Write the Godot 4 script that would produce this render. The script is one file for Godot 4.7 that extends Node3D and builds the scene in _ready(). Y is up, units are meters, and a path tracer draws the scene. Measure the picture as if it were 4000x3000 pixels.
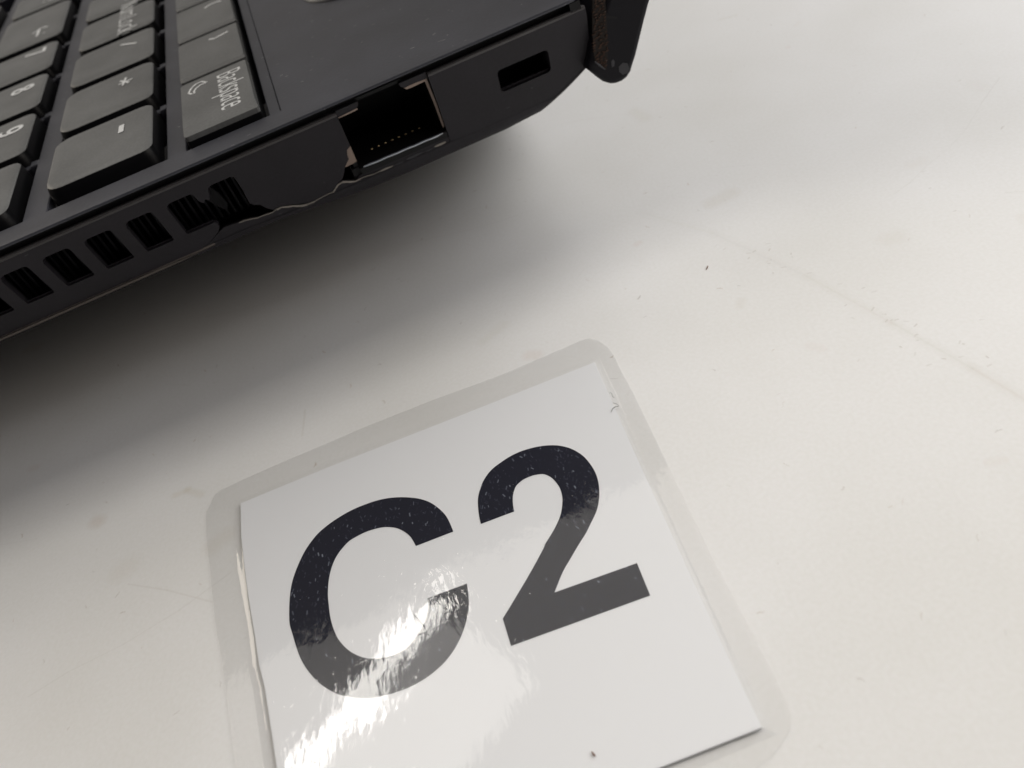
extends Node3D
# A close-up: the right rear corner of a dark laptop with a broken side, and a laminated card on a white tabletop.
# Lengths below are in millimetres in a frame with x towards the laptop's hinge, y up and z out of its right side; MM turns them into metres.

const MM := 0.001
const DECK := 28.5          # height of the laptop's top cover over the tabletop
const LEAN := 0.2386        # the side wall leans inwards by this angle going down
const CARD := Vector3(2.0, 0.0, 54.0)

var rng := RandomNumberGenerator.new()
var M := {}


# ---------------------------------------------------------------- mesh helpers
func begin() -> SurfaceTool:
	var st := SurfaceTool.new()
	st.begin(Mesh.PRIMITIVE_TRIANGLES)
	return st


func tri(st: SurfaceTool, a: Vector3, b: Vector3, c: Vector3, out: Vector3, group := -1) -> void:
	var n := (c - a).cross(b - a)
	var pts := [a, b, c] if n.dot(out) >= 0.0 else [a, c, b]
	var flat := absf(out.y) > 0.6
	for p in pts:
		st.set_smooth_group(group)
		st.set_uv(Vector2(p.x, p.z) * 0.01 if flat else Vector2(p.x, p.y) * 0.01)
		st.add_vertex(p * MM)


func quad(st: SurfaceTool, a: Vector3, b: Vector3, c: Vector3, d: Vector3, out: Vector3, group := -1) -> void:
	tri(st, a, b, c, out, group)
	tri(st, a, c, d, out, group)


func box(st: SurfaceTool, lo: Vector3, hi: Vector3, chamfer := 0.0) -> void:
	# a box whose upper rim is chamfered
	var c := minf(chamfer, minf(hi.x - lo.x, hi.z - lo.z) * 0.4)
	var y1 := hi.y - c
	var r := [Vector3(lo.x, lo.y, lo.z), Vector3(hi.x, lo.y, lo.z), Vector3(hi.x, lo.y, hi.z), Vector3(lo.x, lo.y, hi.z)]
	var m := [Vector3(lo.x, y1, lo.z), Vector3(hi.x, y1, lo.z), Vector3(hi.x, y1, hi.z), Vector3(lo.x, y1, hi.z)]
	var t := [Vector3(lo.x + c, hi.y, lo.z + c), Vector3(hi.x - c, hi.y, lo.z + c), Vector3(hi.x - c, hi.y, hi.z - c), Vector3(lo.x + c, hi.y, hi.z - c)]
	var mid := (lo + hi) * 0.5
	for i in 4:
		var j := (i + 1) % 4
		var o: Vector3 = (r[i] + r[j]) * 0.5 - Vector3(mid.x, lo.y, mid.z)
		quad(st, r[i], r[j], m[j], m[i], o)
		if c > 0.0:
			quad(st, m[i], m[j], t[j], t[i], o + Vector3.UP)
	quad(st, t[0], t[1], t[2], t[3], Vector3.UP)
	quad(st, r[0], r[1], r[2], r[3], Vector3.DOWN)


func rings(st: SurfaceTool, list: Array, centre: Vector3, group := 1) -> void:
	# joins closed rings of equal length; faces look away from centre
	for k in list.size() - 1:
		var p: Array = list[k]
		var q: Array = list[k + 1]
		for i in p.size():
			var j := (i + 1) % p.size()
			var o: Vector3 = (p[i] + p[j] + q[i] + q[j]) * 0.25 - centre
			quad(st, p[i], p[j], q[j], q[i], o, group)


func fan(st: SurfaceTool, ring: Array, out: Vector3, group := -1) -> void:
	var mid := Vector3.ZERO
	for p in ring:
		mid += p
	mid /= ring.size()
	for i in ring.size():
		tri(st, mid, ring[i], ring[(i + 1) % ring.size()], out, group)


func sheet(st: SurfaceTool, poly: PackedVector2Array, place: Callable, out: Vector3) -> void:
	var idx := Geometry2D.triangulate_polygon(poly)
	for i in range(0, idx.size(), 3):
		tri(st, place.call(poly[idx[i]]), place.call(poly[idx[i + 1]]), place.call(poly[idx[i + 2]]), out)


func plate(st: SurfaceTool, poly: PackedVector2Array, front: Callable, back: Callable, out: Vector3, seam := INF) -> void:
	# a flat piece with thickness; edges that lie on the line y = seam stay open, the next piece joins there
	sheet(st, poly, front, out)
	sheet(st, poly, back, -out)
	var clockwise := Geometry2D.is_polygon_clockwise(poly)
	for i in poly.size():
		var a := poly[i]
		var b := poly[(i + 1) % poly.size()]
		if absf(a.y - seam) < 0.001 and absf(b.y - seam) < 0.001:
			continue
		var mid := (a + b) * 0.5
		var side := (b - a).orthogonal().normalized() * 0.01
		if Geometry2D.is_point_in_polygon(mid + side, poly):
			side = -side
		var fa: Vector3 = front.call(mid)
		var fb: Vector3 = front.call(mid + side)
		quad(st, front.call(a), front.call(b), back.call(b), back.call(a), fb - fa)


func ribbon(st: SurfaceTool, pts: PackedVector2Array, width: float, y: float) -> void:
	# a painted stroke lying on the plane y, one strip with mitred joints
	var left := []
	var right := []
	for i in pts.size():
		var d := (pts[mini(i + 1, pts.size() - 1)] - pts[maxi(i - 1, 0)]).normalized()
		var n := d.orthogonal() * width * 0.5
		left.append(Vector3(pts[i].x + n.x, y, pts[i].y + n.y))
		right.append(Vector3(pts[i].x - n.x, y, pts[i].y - n.y))
	for i in pts.size() - 1:
		quad(st, left[i], left[i + 1], right[i + 1], right[i], Vector3.UP)


func tube(st: SurfaceTool, pts: Array, r: float, sides := 6) -> void:
	var list := []
	for k in pts.size():
		var d: Vector3 = (pts[mini(k + 1, pts.size() - 1)] - pts[maxi(k - 1, 0)]).normalized()
		var u := d.cross(Vector3.UP if absf(d.y) < 0.9 else Vector3.RIGHT).normalized()
		var v := d.cross(u)
		var ring := []
		var rr := r * (0.45 if k == 0 or k == pts.size() - 1 else 1.0)
		for i in sides:
			var a := TAU * i / sides
			ring.append(pts[k] + (u * cos(a) + v * sin(a)) * rr)
		list.append(ring)
	for k in list.size() - 1:
		var c: Vector3 = (pts[k] + pts[k + 1]) * 0.5
		rings(st, [list[k], list[k + 1]], c)
	fan(st, list[0], pts[0] - pts[1])
	fan(st, list[-1], pts[-1] - pts[-2])


func curve(pts: PackedVector2Array, corners: Array, steps := 3) -> PackedVector2Array:
	# a smooth closed outline through the points that keeps the listed corners sharp
	var n := pts.size()
	var out := PackedVector2Array()
	for i in n:
		var j := (i + 1) % n
		var p0 := pts[i] if i in corners else pts[(i + n - 1) % n]
		var p3 := pts[j] if j in corners else pts[(j + 1) % n]
		if i in corners and j in corners:
			out.append(pts[i])
			continue
		for s in steps:
			out.append(pts[i].cubic_interpolate(pts[j], p0, p3, float(s) / steps))
	return out


func round_rect(x0: float, x1: float, z0: float, z1: float, r: Array, y: float, n := 4) -> Array:
	# corner radii in the order (x0 z0), (x1 z0), (x1 z1), (x0 z1)
	var out := []
	var cs := [Vector2(x0, z0), Vector2(x1, z0), Vector2(x1, z1), Vector2(x0, z1)]
	var inw := [Vector2(1, 1), Vector2(-1, 1), Vector2(-1, -1), Vector2(1, -1)]
	for k in 4:
		var c: Vector2 = cs[k] + inw[k] * r[k]
		for i in n + 1:
			var a := PI + k * PI / 2 + PI / 2 * i / n
			out.append(Vector3(c.x + cos(a) * r[k], y, c.y + sin(a) * r[k]))
	return out


# ---------------------------------------------------------------- scene helpers
func mesh_node(called: String, st: SurfaceTool, mat: Material, parent: Node) -> MeshInstance3D:
	st.generate_normals()
	var m := MeshInstance3D.new()
	m.name = called
	m.mesh = st.commit()
	m.material_override = mat
	parent.add_child(m, true)
	return m


func thing(called: String, label: String, category: String, at := Vector3.ZERO, group := "") -> Node3D:
	var o := Node3D.new()
	o.name = called
	add_child(o, true)
	o.position = at * MM
	o.set_meta("label", label)
	o.set_meta("category", category)
	if group:
		o.set_meta("group", group)
	return o


func legend(text: String, at: Vector3, size: float, parent: Node, called := "legend", squeeze := 1.0) -> void:
	# printed lettering on a key cap: reads along +z with its top towards +x
	var t := TextMesh.new()
	var f := SystemFont.new()
	f.font_names = PackedStringArray(["Droid Sans"])
	f.font_weight = 700 if size > 5.0 else 400
	t.font = f
	t.text = text
	t.font_size = 48
	t.pixel_size = size * MM / 48.0
	t.depth = 0.00002
	t.curve_step = 1.5
	t.horizontal_alignment = HORIZONTAL_ALIGNMENT_CENTER
	t.vertical_alignment = VERTICAL_ALIGNMENT_CENTER
	var m := MeshInstance3D.new()
	m.name = called
	m.mesh = t
	m.material_override = M.white_print
	m.transform = Transform3D(Basis(Vector3(0, 0, squeeze), Vector3(1, 0, 0), Vector3(0, 1, 0)), at * MM)
	parent.add_child(m, true)


# ---------------------------------------------------------------- textures
func stroke(im: Image, a: Vector2, b: Vector2, w: float, col: Color, amount: float) -> void:
	var lo := Vector2i((a.min(b) - Vector2.ONE * (w + 1.0)).floor())
	var hi := Vector2i((a.max(b) + Vector2.ONE * (w + 1.0)).ceil())
	for y in range(maxi(lo.y, 0), mini(hi.y, im.get_height() - 1) + 1):
		for x in range(maxi(lo.x, 0), mini(hi.x, im.get_width() - 1) + 1):
			var p := Vector2(x, y)
			var d := p.distance_to(Geometry2D.get_closest_point_to_segment(p, a, b))
			var k := clampf((w - d) / maxf(w * 0.7, 0.6), 0.0, 1.0) * amount
			if k > 0.0:
				im.set_pixel(x, y, im.get_pixel(x, y).lerp(col, k))


func noise_image(w: int, h: int, freq: float, seed_: int, octaves := 3) -> Image:
	var n := FastNoiseLite.new()
	n.seed = seed_
	n.frequency = freq
	n.fractal_octaves = octaves
	return n.get_seamless_image(w, h)


func noise_tex(w: int, h: int, freq: float, seed_: int, octaves := 3) -> ImageTexture:
	return ImageTexture.create_from_image(noise_image(w, h, freq, seed_, octaves))


func tabletop_texture() -> ImageTexture:
	# 2048 px over 200 mm: white laminate with faint stains, scratches, dust and short hairs
	var s := 2048
	var im := Image.create(s, s, false, Image.FORMAT_RGB8)
	var base := Color(0.872, 0.870, 0.862)
	im.fill(base)
	var cloud := noise_image(256, 256, 0.02, 11, 4)
	cloud.resize(s, s, Image.INTERPOLATE_CUBIC)
	var grit := noise_image(1024, 1024, 0.4, 13, 1)
	grit.resize(s, s, Image.INTERPOLATE_BILINEAR)
	for y in s:
		for x in s:
			var k := (cloud.get_pixel(x, y).r - 0.5) * 0.035 + (grit.get_pixel(x, y).r - 0.5) * 0.022
			im.set_pixel(x, y, Color(base.r + k, base.g + k * 1.05, base.b + k * 1.3))
	rng.seed = 41
	for i in 46:   # smears and worn stains
		var a := Vector2(rng.randf() * s, rng.randf() * s)
		var d := Vector2.from_angle(rng.randf() * TAU) * rng.randf_range(8, 40)
		stroke(im, a, a + d, rng.randf_range(5, 22), Color(0.74, 0.70, 0.63), rng.randf_range(0.03, 0.13))
	for i in 26:   # fine long scratches
		var a := Vector2(rng.randf() * s, rng.randf() * s)
		var ang := rng.randf_range(-0.5, 0.7)
		for k in rng.randi_range(2, 6):
			var b := a + Vector2.from_angle(ang) * rng.randf_range(25, 70)
			ang += rng.randf_range(-0.2, 0.2)
			stroke(im, a, b, rng.randf_range(0.7, 1.3), Color(0.66, 0.64, 0.60), rng.randf_range(0.03, 0.11))
			a = b
	for i in 620:  # dust and short hairs
		var a := Vector2(rng.randf() * s, rng.randf() * s)
		var ang := rng.randf() * TAU
		var w := rng.randf_range(0.6, 1.25)
		var col := Color(0.50, 0.48, 0.45).lerp(Color(0.62, 0.52, 0.44), rng.randf())
		var amount := rng.randf_range(0.08, 0.42) * (1.0 if rng.randf() < 0.25 else 0.45)
		for k in rng.randi_range(1, 3):
			var b := a + Vector2.from_angle(ang) * rng.randf_range(0.6, 3.6)
			ang += rng.randf_range(-0.9, 0.9)
			stroke(im, a, b, w, col, amount)
			a = b
	for i in 22:   # pinkish rub marks
		var a := Vector2(rng.randf() * s, rng.randf() * s)
		stroke(im, a, a + Vector2.from_angle(rng.randf() * TAU) * rng.randf_range(2, 14), rng.randf_range(4, 10), Color(0.76, 0.62, 0.56), rng.randf_range(0.03, 0.09))
	# marks that stand in one place: a long faint smear, a brown stain, a curved stain, two scratches
	var smear := PackedVector2Array([Vector2(42.4, 6.6), Vector2(47.7, 17.3), Vector2(52.0, 31.9), Vector2(54.5, 43.6), Vector2(56.4, 53.3), Vector2(57.3, 58.8)])
	for i in smear.size() - 1:
		stroke(im, texel(smear[i]), texel(smear[i + 1]), 9.0, Color(0.70, 0.66, 0.60), 0.015 + 0.012 * i)
		stroke(im, texel(smear[i]), texel(smear[i + 1]), 2.0, Color(0.62, 0.58, 0.52), 0.01 + 0.014 * i)
	for i in 40:
		var p := texel(_along(Array(smear), rng.randf_range(0.25, 0.8))) + Vector2(rng.randf_range(-26, 26), rng.randf_range(-18, 18))
		stroke(im, p, p + Vector2(rng.randf_range(-5, 5), rng.randf_range(-3, 3)), 1.1, Color(0.55, 0.52, 0.47), rng.randf_range(0.08, 0.28))
	stroke(im, texel(Vector2(-38.9, 18.8)), texel(Vector2(-38.5, 19.1)), 14.0, Color(0.62, 0.50, 0.40), 0.12)
	for seg in [[Vector2(-28.4, 20.5), Vector2(-26.7, 20.6)], [Vector2(-26.7, 20.6), Vector2(-24.9, 22.4)]]:
		stroke(im, texel(seg[0]), texel(seg[1]), 7.0, Color(0.62, 0.56, 0.42), 0.09)
	stroke(im, texel(Vector2(18.6, 24.2)), texel(Vector2(19.4, 24.7)), 12.0, Color(0.74, 0.58, 0.50), 0.09)
	stroke(im, texel(Vector2(-11.2, 20.2)), texel(Vector2(-10.2, 15.8)), 2.0, Color(0.66, 0.63, 0.56), 0.12)
	for seg in [[Vector2(-34.2, 31.2), Vector2(-29.5, 34.6)], [Vector2(-29.5, 34.6), Vector2(-24.3, 39.0)]]:
		stroke(im, texel(seg[0]), texel(seg[1]), 1.4, Color(0.62, 0.58, 0.52), 0.1)
	return ImageTexture.create_from_image(im)


func texel(p: Vector2) -> Vector2:
	# place on the tabletop in millimetres to a pixel of its 200 mm texture
	return Vector2(fposmod(p.x * 0.005, 1.0), fposmod(p.y * 0.005, 1.0)) * 2048.0


func plastic_texture(base: Color, specks: int, seed_: int, bright: float) -> ImageTexture:
	# 1024 px over 100 mm: matt plastic with dust and small white scuffs
	var s := 1024
	var im := Image.create(s, s, false, Image.FORMAT_RGB8)
	var cloud := noise_image(256, 256, 0.03, seed_, 4)
	cloud.resize(s, s, Image.INTERPOLATE_CUBIC)
	var grain := noise_image(512, 512, 0.45, seed_ + 1, 1)
	grain.resize(s, s, Image.INTERPOLATE_BILINEAR)
	for y in s:
		for x in s:
			var k := 1.0 + (cloud.get_pixel(x, y).r - 0.5) * 0.22 + (grain.get_pixel(x, y).r - 0.5) * 0.16
			im.set_pixel(x, y, Color(base.r * k, base.g * k, base.b * k))
	rng.seed = seed_
	for i in specks:
		var a := Vector2(rng.randf() * s, rng.randf() * s)
		var b := a + Vector2.from_angle(rng.randf_range(-0.5, 0.5)) * rng.randf_range(0.3, 5.0)
		stroke(im, a, b, rng.randf_range(0.5, 1.1), Color(bright, bright, bright), rng.randf_range(0.2, 0.95))
	return ImageTexture.create_from_image(im)


func film_height() -> ImageTexture:
	# the ripples of a laminating pouch: fine streaks along the card with a slow swell, plus tiny bubbles
	var s := 1024
	var streak := noise_image(1024, 420, 0.06, 5, 3)
	streak.resize(s, s, Image.INTERPOLATE_CUBIC)
	var swell := noise_image(256, 256, 0.02, 8, 2)
	swell.resize(s, s, Image.INTERPOLATE_CUBIC)
	var im := Image.create(s, s, false, Image.FORMAT_RF)
	for y in s:
		for x in s:
			im.set_pixel(x, y, Color(streak.get_pixel(x, y).r * 0.085 + swell.get_pixel(x, y).r * 0.5, 0, 0))
	rng.seed = 77
	for i in 1500:
		var a := Vector2(rng.randf() * s, rng.randf() * s)
		var b := a + Vector2.from_angle(PI / 2 + rng.randf_range(-0.6, 0.6)) * rng.randf_range(0.5, 4.5)
		stroke(im, a, b, rng.randf_range(0.7, 1.4), Color(0.9, 0, 0), rng.randf_range(0.03, 0.13))
	return ImageTexture.create_from_image(im)


func ink_texture() -> ImageTexture:
	# dark blue-black toner with pale pinholes where the film does not touch it
	var s := 1024
	var im := Image.create(s, s, false, Image.FORMAT_RGB8)
	im.fill(Color(0.085, 0.092, 0.15))
	rng.seed = 19
	for i in 9000:
		var a := Vector2(rng.randf() * s, rng.randf() * s)
		var ang := PI / 2 + rng.randf_range(-0.7, 0.7)
		var b := a + Vector2.from_angle(ang) * rng.randf_range(0.5, 7.0)
		stroke(im, a, b, rng.randf_range(0.8, 1.9), Color(0.66, 0.69, 0.72), rng.randf_range(0.1, 0.8) * (1.0 if rng.randf() < 0.22 else 0.3))
	return ImageTexture.create_from_image(im)


func mat(called: String, col: Color, rough: float, spec := 0.5, tex: Texture2D = null, scale := Vector3.ONE) -> StandardMaterial3D:
	var m := StandardMaterial3D.new()
	m.resource_name = called
	m.albedo_color = Color.WHITE if tex else col.linear_to_srgb()
	m.albedo_texture = tex
	m.roughness = rough
	m.metallic_specular = spec
	m.uv1_scale = scale
	return m


func make_materials() -> void:
	M.tabletop = mat("white_laminate", Color.WHITE, 0.5, 0.4, tabletop_texture(), Vector3(0.5, 0.5, 1))
	M.deck = mat("charcoal_plastic", Color.WHITE, 0.5, 0.5, plastic_texture(Color(0.218, 0.224, 0.256), 700, 3, 0.62))
	M.key = mat("key_plastic", Color.WHITE, 0.5, 0.5, plastic_texture(Color(0.39, 0.396, 0.395), 180, 6, 0.55))
	M.side = mat("dark_side_plastic", Color.WHITE, 0.55, 0.4, plastic_texture(Color(0.135, 0.126, 0.146), 90, 9, 0.4))
	var grain := noise_tex(512, 512, 0.35, 21, 2)
	for m in [M.deck, M.side]:
		m.heightmap_enabled = true
		m.heightmap_texture = grain
		m.heightmap_scale = 0.0016
	M.key_side = mat("key_flank", Color(0.005, 0.005, 0.006), 0.4, 0.3)
	M.black = mat("black_plastic", Color(0.006, 0.006, 0.007), 0.5, 0.35)
	M.fin = mat("fin_metal", Color(0.007, 0.007, 0.008), 0.5, 0.25)
	M.worn = mat("worn_plastic", Color(0.30, 0.235, 0.20), 0.7, 0.3)
	M.crack = mat("broken_plastic", Color(0.27, 0.25, 0.225), 0.8, 0.3)
	M.scuff = mat("scuffed_plastic", Color(0.05, 0.05, 0.056), 0.6, 0.4)
	M.white_print = mat("white_print", Color(0.80, 0.82, 0.83), 0.6, 0.3)
	M.gold = mat("gold_contact", Color(0.85, 0.66, 0.38), 0.3)
	M.gold.metallic = 0.9
	M.steel = mat("shield_metal", Color(0.60, 0.64, 0.70), 0.32)
	M.steel.metallic = 1.0
	M.button = mat("button_plastic", Color(0.16, 0.165, 0.16), 0.4, 0.5)
	M.screen = mat("screen_glass", Color(0.01, 0.01, 0.012), 0.25, 0.5)
	M.dust = mat("dusty_rubber", Color.WHITE, 0.9, 0.2, plastic_texture(Color(0.27, 0.215, 0.19), 2600, 15, 0.6), Vector3(3, 3, 1))
	M.lip = mat("highlit_lip", Color(0.075, 0.07, 0.072), 0.5, 0.5)  # paler than the wall: the lip's highlight is put into the colour
	M.crease_glint = mat("highlight_plastic", Color(0.12, 0.105, 0.095), 0.6, 0.4)  # pale tone painted in for the highlight along the lower crease
	M.rubber = mat("rubber_foot", Color(0.02, 0.02, 0.02), 0.8, 0.3)
	M.paper = mat("white_paper", Color(0.815, 0.825, 0.84), 0.75, 0.3)
	M.ink = mat("toner", Color.WHITE, 0.6, 0.3, ink_texture(), Vector3(1.6, 1.6, 1))
	M.hair = mat("hair", Color(0.06, 0.05, 0.045), 0.5)
	M.lint = mat("lint", Color(0.30, 0.30, 0.29), 0.7)
	M.seed = mat("brown_crumb", Color(0.17, 0.10, 0.07), 0.8)
	var film := StandardMaterial3D.new()
	film.resource_name = "clear_film"
	film.transparency = BaseMaterial3D.TRANSPARENCY_ALPHA
	film.albedo_color = Color(0.15, 0.155, 0.14, 0.04)
	film.roughness = 0.055
	film.metallic_specular = 0.5
	film.heightmap_enabled = true
	film.heightmap_texture = film_height()
	film.heightmap_scale = 0.0075
	film.uv1_scale = Vector3(1.6, 1.6, 1)
	M.film = film


# ---------------------------------------------------------------- the laptop
func wall_at(inset: float) -> Callable:
	return func(p: Vector2) -> Vector3: return Vector3(p.x, p.y - inset * sin(LEAN), -(DECK - p.y) * tan(LEAN) - inset * cos(LEAN))


func bottom_line(x: float) -> float:
	# the lower rim of the case, which rises towards the hinge
	var y := 16.0 - 1.6 * smoothstep(-8.0, 13.0, x)
	return y + 0.155 * pow(maxf(0.0, x - 33.0), 1.45)


func build_wall(laptop: Node3D) -> void:
	var cut := 22.0
	var out := Vector3(0, -0.2, 1)
	var front := wall_at(0.0)
	var back := wall_at(1.3)
	# upper half, left of the socket: a row of ventilation openings, the rib between the last two snapped short
	var up := PackedVector2Array([Vector2(-215, cut)])
	for i in range(-9, 6):
		var a := -36.14 + i * 5.434
		var b := a + 3.72
		if i < 5:
			up.append(Vector2(a, cut))
		up.append_array([Vector2(a, 24.1), Vector2(a + 0.25, 24.65), Vector2(a + 0.8, 24.85), Vector2(b - 0.45, 24.85), Vector2(b - 0.1, 24.7), Vector2(b, 24.3)])
		if i == 4:
			up.append_array([Vector2(b + 0.05, 23.5), Vector2(b + 0.45, 22.9), Vector2(b + 0.8, 23.35), Vector2(b + 1.3, 23.0)])
		else:
			up.append(Vector2(b, cut))
	# the chain below starts at the last opening and runs to the broken edge by the socket
	up.append_array([Vector2(9.33, cut), Vector2(9.38, 24.2), Vector2(9.4, 26.8), Vector2(-215, 26.8)])
	var st := begin()
	plate(st, up, front, back, out, cut)
	# lower half, from the front of the laptop to the break under the fifth opening
	var low := PackedVector2Array([Vector2(-215, cut)])
	for i in range(-9, 5):
		var a := -36.14 + i * 5.434
		var b := a + 3.72
		low.append_array([Vector2(a, cut), Vector2(a, 19.9), Vector2(a + 0.2, 19.7), Vector2(b - 0.2, 19.7)])
		if i < 4:
			low.append_array([Vector2(b, 19.9), Vector2(b, cut)])
	low.append_array([Vector2(-10.6, 19.75), Vector2(-10.35, 19.3), Vector2(-10.55, 18.55), Vector2(-10.95, 18.12), Vector2(-11.5, 17.82), Vector2(-12.3, 17.36), Vector2(-13.2, 17.03), Vector2(-14.1, 16.66), Vector2(-14.8, 16.35), Vector2(-215, 16.35)])
	plate(st, low, front, back, out, cut)
	# lower half between the last opening and the socket, its lower edge torn
	var torn := PackedVector2Array([Vector2(-5.3, cut), Vector2(9.33, cut), Vector2(9.2, 21.95), Vector2(8.75, 21.7), Vector2(8.5, 21.0), Vector2(8.45, 20.35), Vector2(7.9, 19.8), Vector2(7.4, 19.25), Vector2(7.2, 18.8), Vector2(6.55, 17.95), Vector2(5.8, 17.62),
		Vector2(4.9, 16.85), Vector2(3.8, 16.72), Vector2(2.6, 16.62), Vector2(1.2, 16.6), Vector2(0.0, 17.05), Vector2(-1.0, 17.55), Vector2(-1.9, 17.75), Vector2(-2.5, 17.95), Vector2(-3.3, 17.85), Vector2(-3.95, 18.5), Vector2(-4.4, 19.35), Vector2(-5.1, 19.75), Vector2(-5.45, 20.2)])
	plate(st, torn, front, back, out, cut)
	mesh_node("side_wall", st, M.side, laptop)

	# the panel between the socket and the hinge, with the lock slot
	st = begin()
	var pu := PackedVector2Array([Vector2(21.7, cut), Vector2(30.15, cut), Vector2(30.15, 23.0), Vector2(30.3, 23.35), Vector2(30.65, 23.5), Vector2(36.8, 23.5), Vector2(37.15, 23.35), Vector2(37.3, 23.0), Vector2(37.3, cut),
		Vector2(43.0, cut), Vector2(43.1, 25.5), Vector2(43.0, 26.8), Vector2(21.6, 26.8)])
	plate(st, pu, front, back, out, cut)
	var pl := PackedVector2Array([Vector2(21.7, cut), Vector2(21.75, 16.5)])
	for x in [24.0, 27.0, 30.0, 33.0, 35.0, 37.0, 39.0, 40.5, 41.6]:
		pl.append(Vector2(x, maxf(16.35, bottom_line(x) + 0.75)))
	pl.append_array([Vector2(42.6, 19.4), Vector2(42.9, 20.6), Vector2(43.0, cut), Vector2(37.3, cut), Vector2(37.3, 20.75), Vector2(37.15, 20.4), Vector2(36.8, 20.25), Vector2(30.65, 20.25), Vector2(30.3, 20.4), Vector2(30.15, 20.75), Vector2(30.15, cut)])
	plate(st, pl, front, back, out, cut)
	mesh_node("rear_side_panel", st, M.side, laptop)

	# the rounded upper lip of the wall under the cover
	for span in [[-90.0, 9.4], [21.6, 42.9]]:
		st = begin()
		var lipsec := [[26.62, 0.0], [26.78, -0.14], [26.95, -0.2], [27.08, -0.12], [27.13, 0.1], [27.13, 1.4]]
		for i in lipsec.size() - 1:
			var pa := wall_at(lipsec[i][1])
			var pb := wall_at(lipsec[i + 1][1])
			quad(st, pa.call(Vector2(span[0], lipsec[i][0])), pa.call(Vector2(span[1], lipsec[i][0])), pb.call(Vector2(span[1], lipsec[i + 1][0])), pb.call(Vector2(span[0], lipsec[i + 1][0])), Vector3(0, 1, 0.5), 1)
		mesh_node("wall_lip", st, M.lip, laptop)  # the lip's colour carries a painted highlight

	# bevel round the lock slot and the dark pocket behind it
	var slot := Node3D.new()
	slot.name = "lock_slot"
	laptop.add_child(slot, true)
	st = begin()
	var f3: Vector3 = front.call(Vector2(30.15, 20.25))
	var w1 := wall_at(1.3)
	var w4 := wall_at(5.0)
	var sq := [Vector2(30.15, 20.25), Vector2(37.3, 20.25), Vector2(37.3, 23.5), Vector2(30.15, 23.5)]
	for i in 4:
		var a: Vector2 = sq[i]
		var b: Vector2 = sq[(i + 1) % 4]
		var mid := (a + b) * 0.5
		var inward := Vector2(33.7, 21.9) - mid
		quad(st, w1.call(a), w1.call(b), w4.call(b), w4.call(a), Vector3(inward.x, inward.y, 0))
	quad(st, w4.call(sq[0]), w4.call(sq[1]), w4.call(sq[2]), w4.call(sq[3]), out)
	mesh_node("slot_pocket", st, M.black, slot)
	st = begin()
	var w05 := wall_at(0.55)
	var ledge := PackedVector2Array([Vector2(30.3, 20.3), Vector2(37.15, 20.3), Vector2(37.15, 20.72), Vector2(30.3, 20.72)])
	plate(st, ledge, w05, wall_at(1.25), out)
	mesh_node("slot_ledge", st, M.side, slot)

	# thin ledges inside the openings
	for i in range(-2, 5):
		var a := -36.14 + i * 5.434
		st = begin()
		var l := PackedVector2Array([Vector2(a + 0.02, 19.72), Vector2(a + 3.70, 19.72), Vector2(a + 3.70, 20.05), Vector2(a + 0.02, 20.05)])
		plate(st, l, wall_at(0.45), wall_at(0.85), out)
		mesh_node("vent_ledge", st, M.side, laptop)
	# the rib between the last two openings has bent inwards
	st = begin()
	plate(st, PackedVector2Array([Vector2(-10.6, 24.9), Vector2(-10.3, 23.4), Vector2(-9.6, 21.8), Vector2(-9.0, 20.6), Vector2(-8.5, 20.45), Vector2(-8.1, 21.2), Vector2(-8.3, 23.0), Vector2(-8.9, 24.9)]), wall_at(1.7), wall_at(2.3), out)
	mesh_node("bent_rib", st, M.fin, laptop)
	# cooler fins behind the openings
	st = begin()
	var x := -90.0
	while x < -4.6:
		box(st, Vector3(x, 18.6, -9.0), Vector3(x + 0.28, 25.6, -4.7))
		x += 0.92
	var fins := mesh_node("cooler_fins", st, M.fin, laptop)
	fins.set_meta("kind", "stuff")
	# dark inside of the case
	st = begin()
	box(st, Vector3(-215, 15.2, -12.0), Vector3(8.0, 27.3, -9.1))
	box(st, Vector3(22.2, 15.2, -12.0), Vector3(29.9, 23.7, -5.2))
	box(st, Vector3(22.2, 23.7, -12.0), Vector3(41.5, 27.95, -2.9))
	box(st, Vector3(22.2, 27.0, -2.9), Vector3(41.5, 27.95, -1.55))
	box(st, Vector3(-215, 15.3, -9.1), Vector3(8.0, 16.2, -4.5))
	box(st, Vector3(-215, 25.7, -9.1), Vector3(8.0, 27.3, -3.2))
	mesh_node("inner_frame", st, M.black, laptop)

	# the lower rim of the case, rounded under, broken along its upper edge where the wall has torn away
	st = begin()
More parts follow.
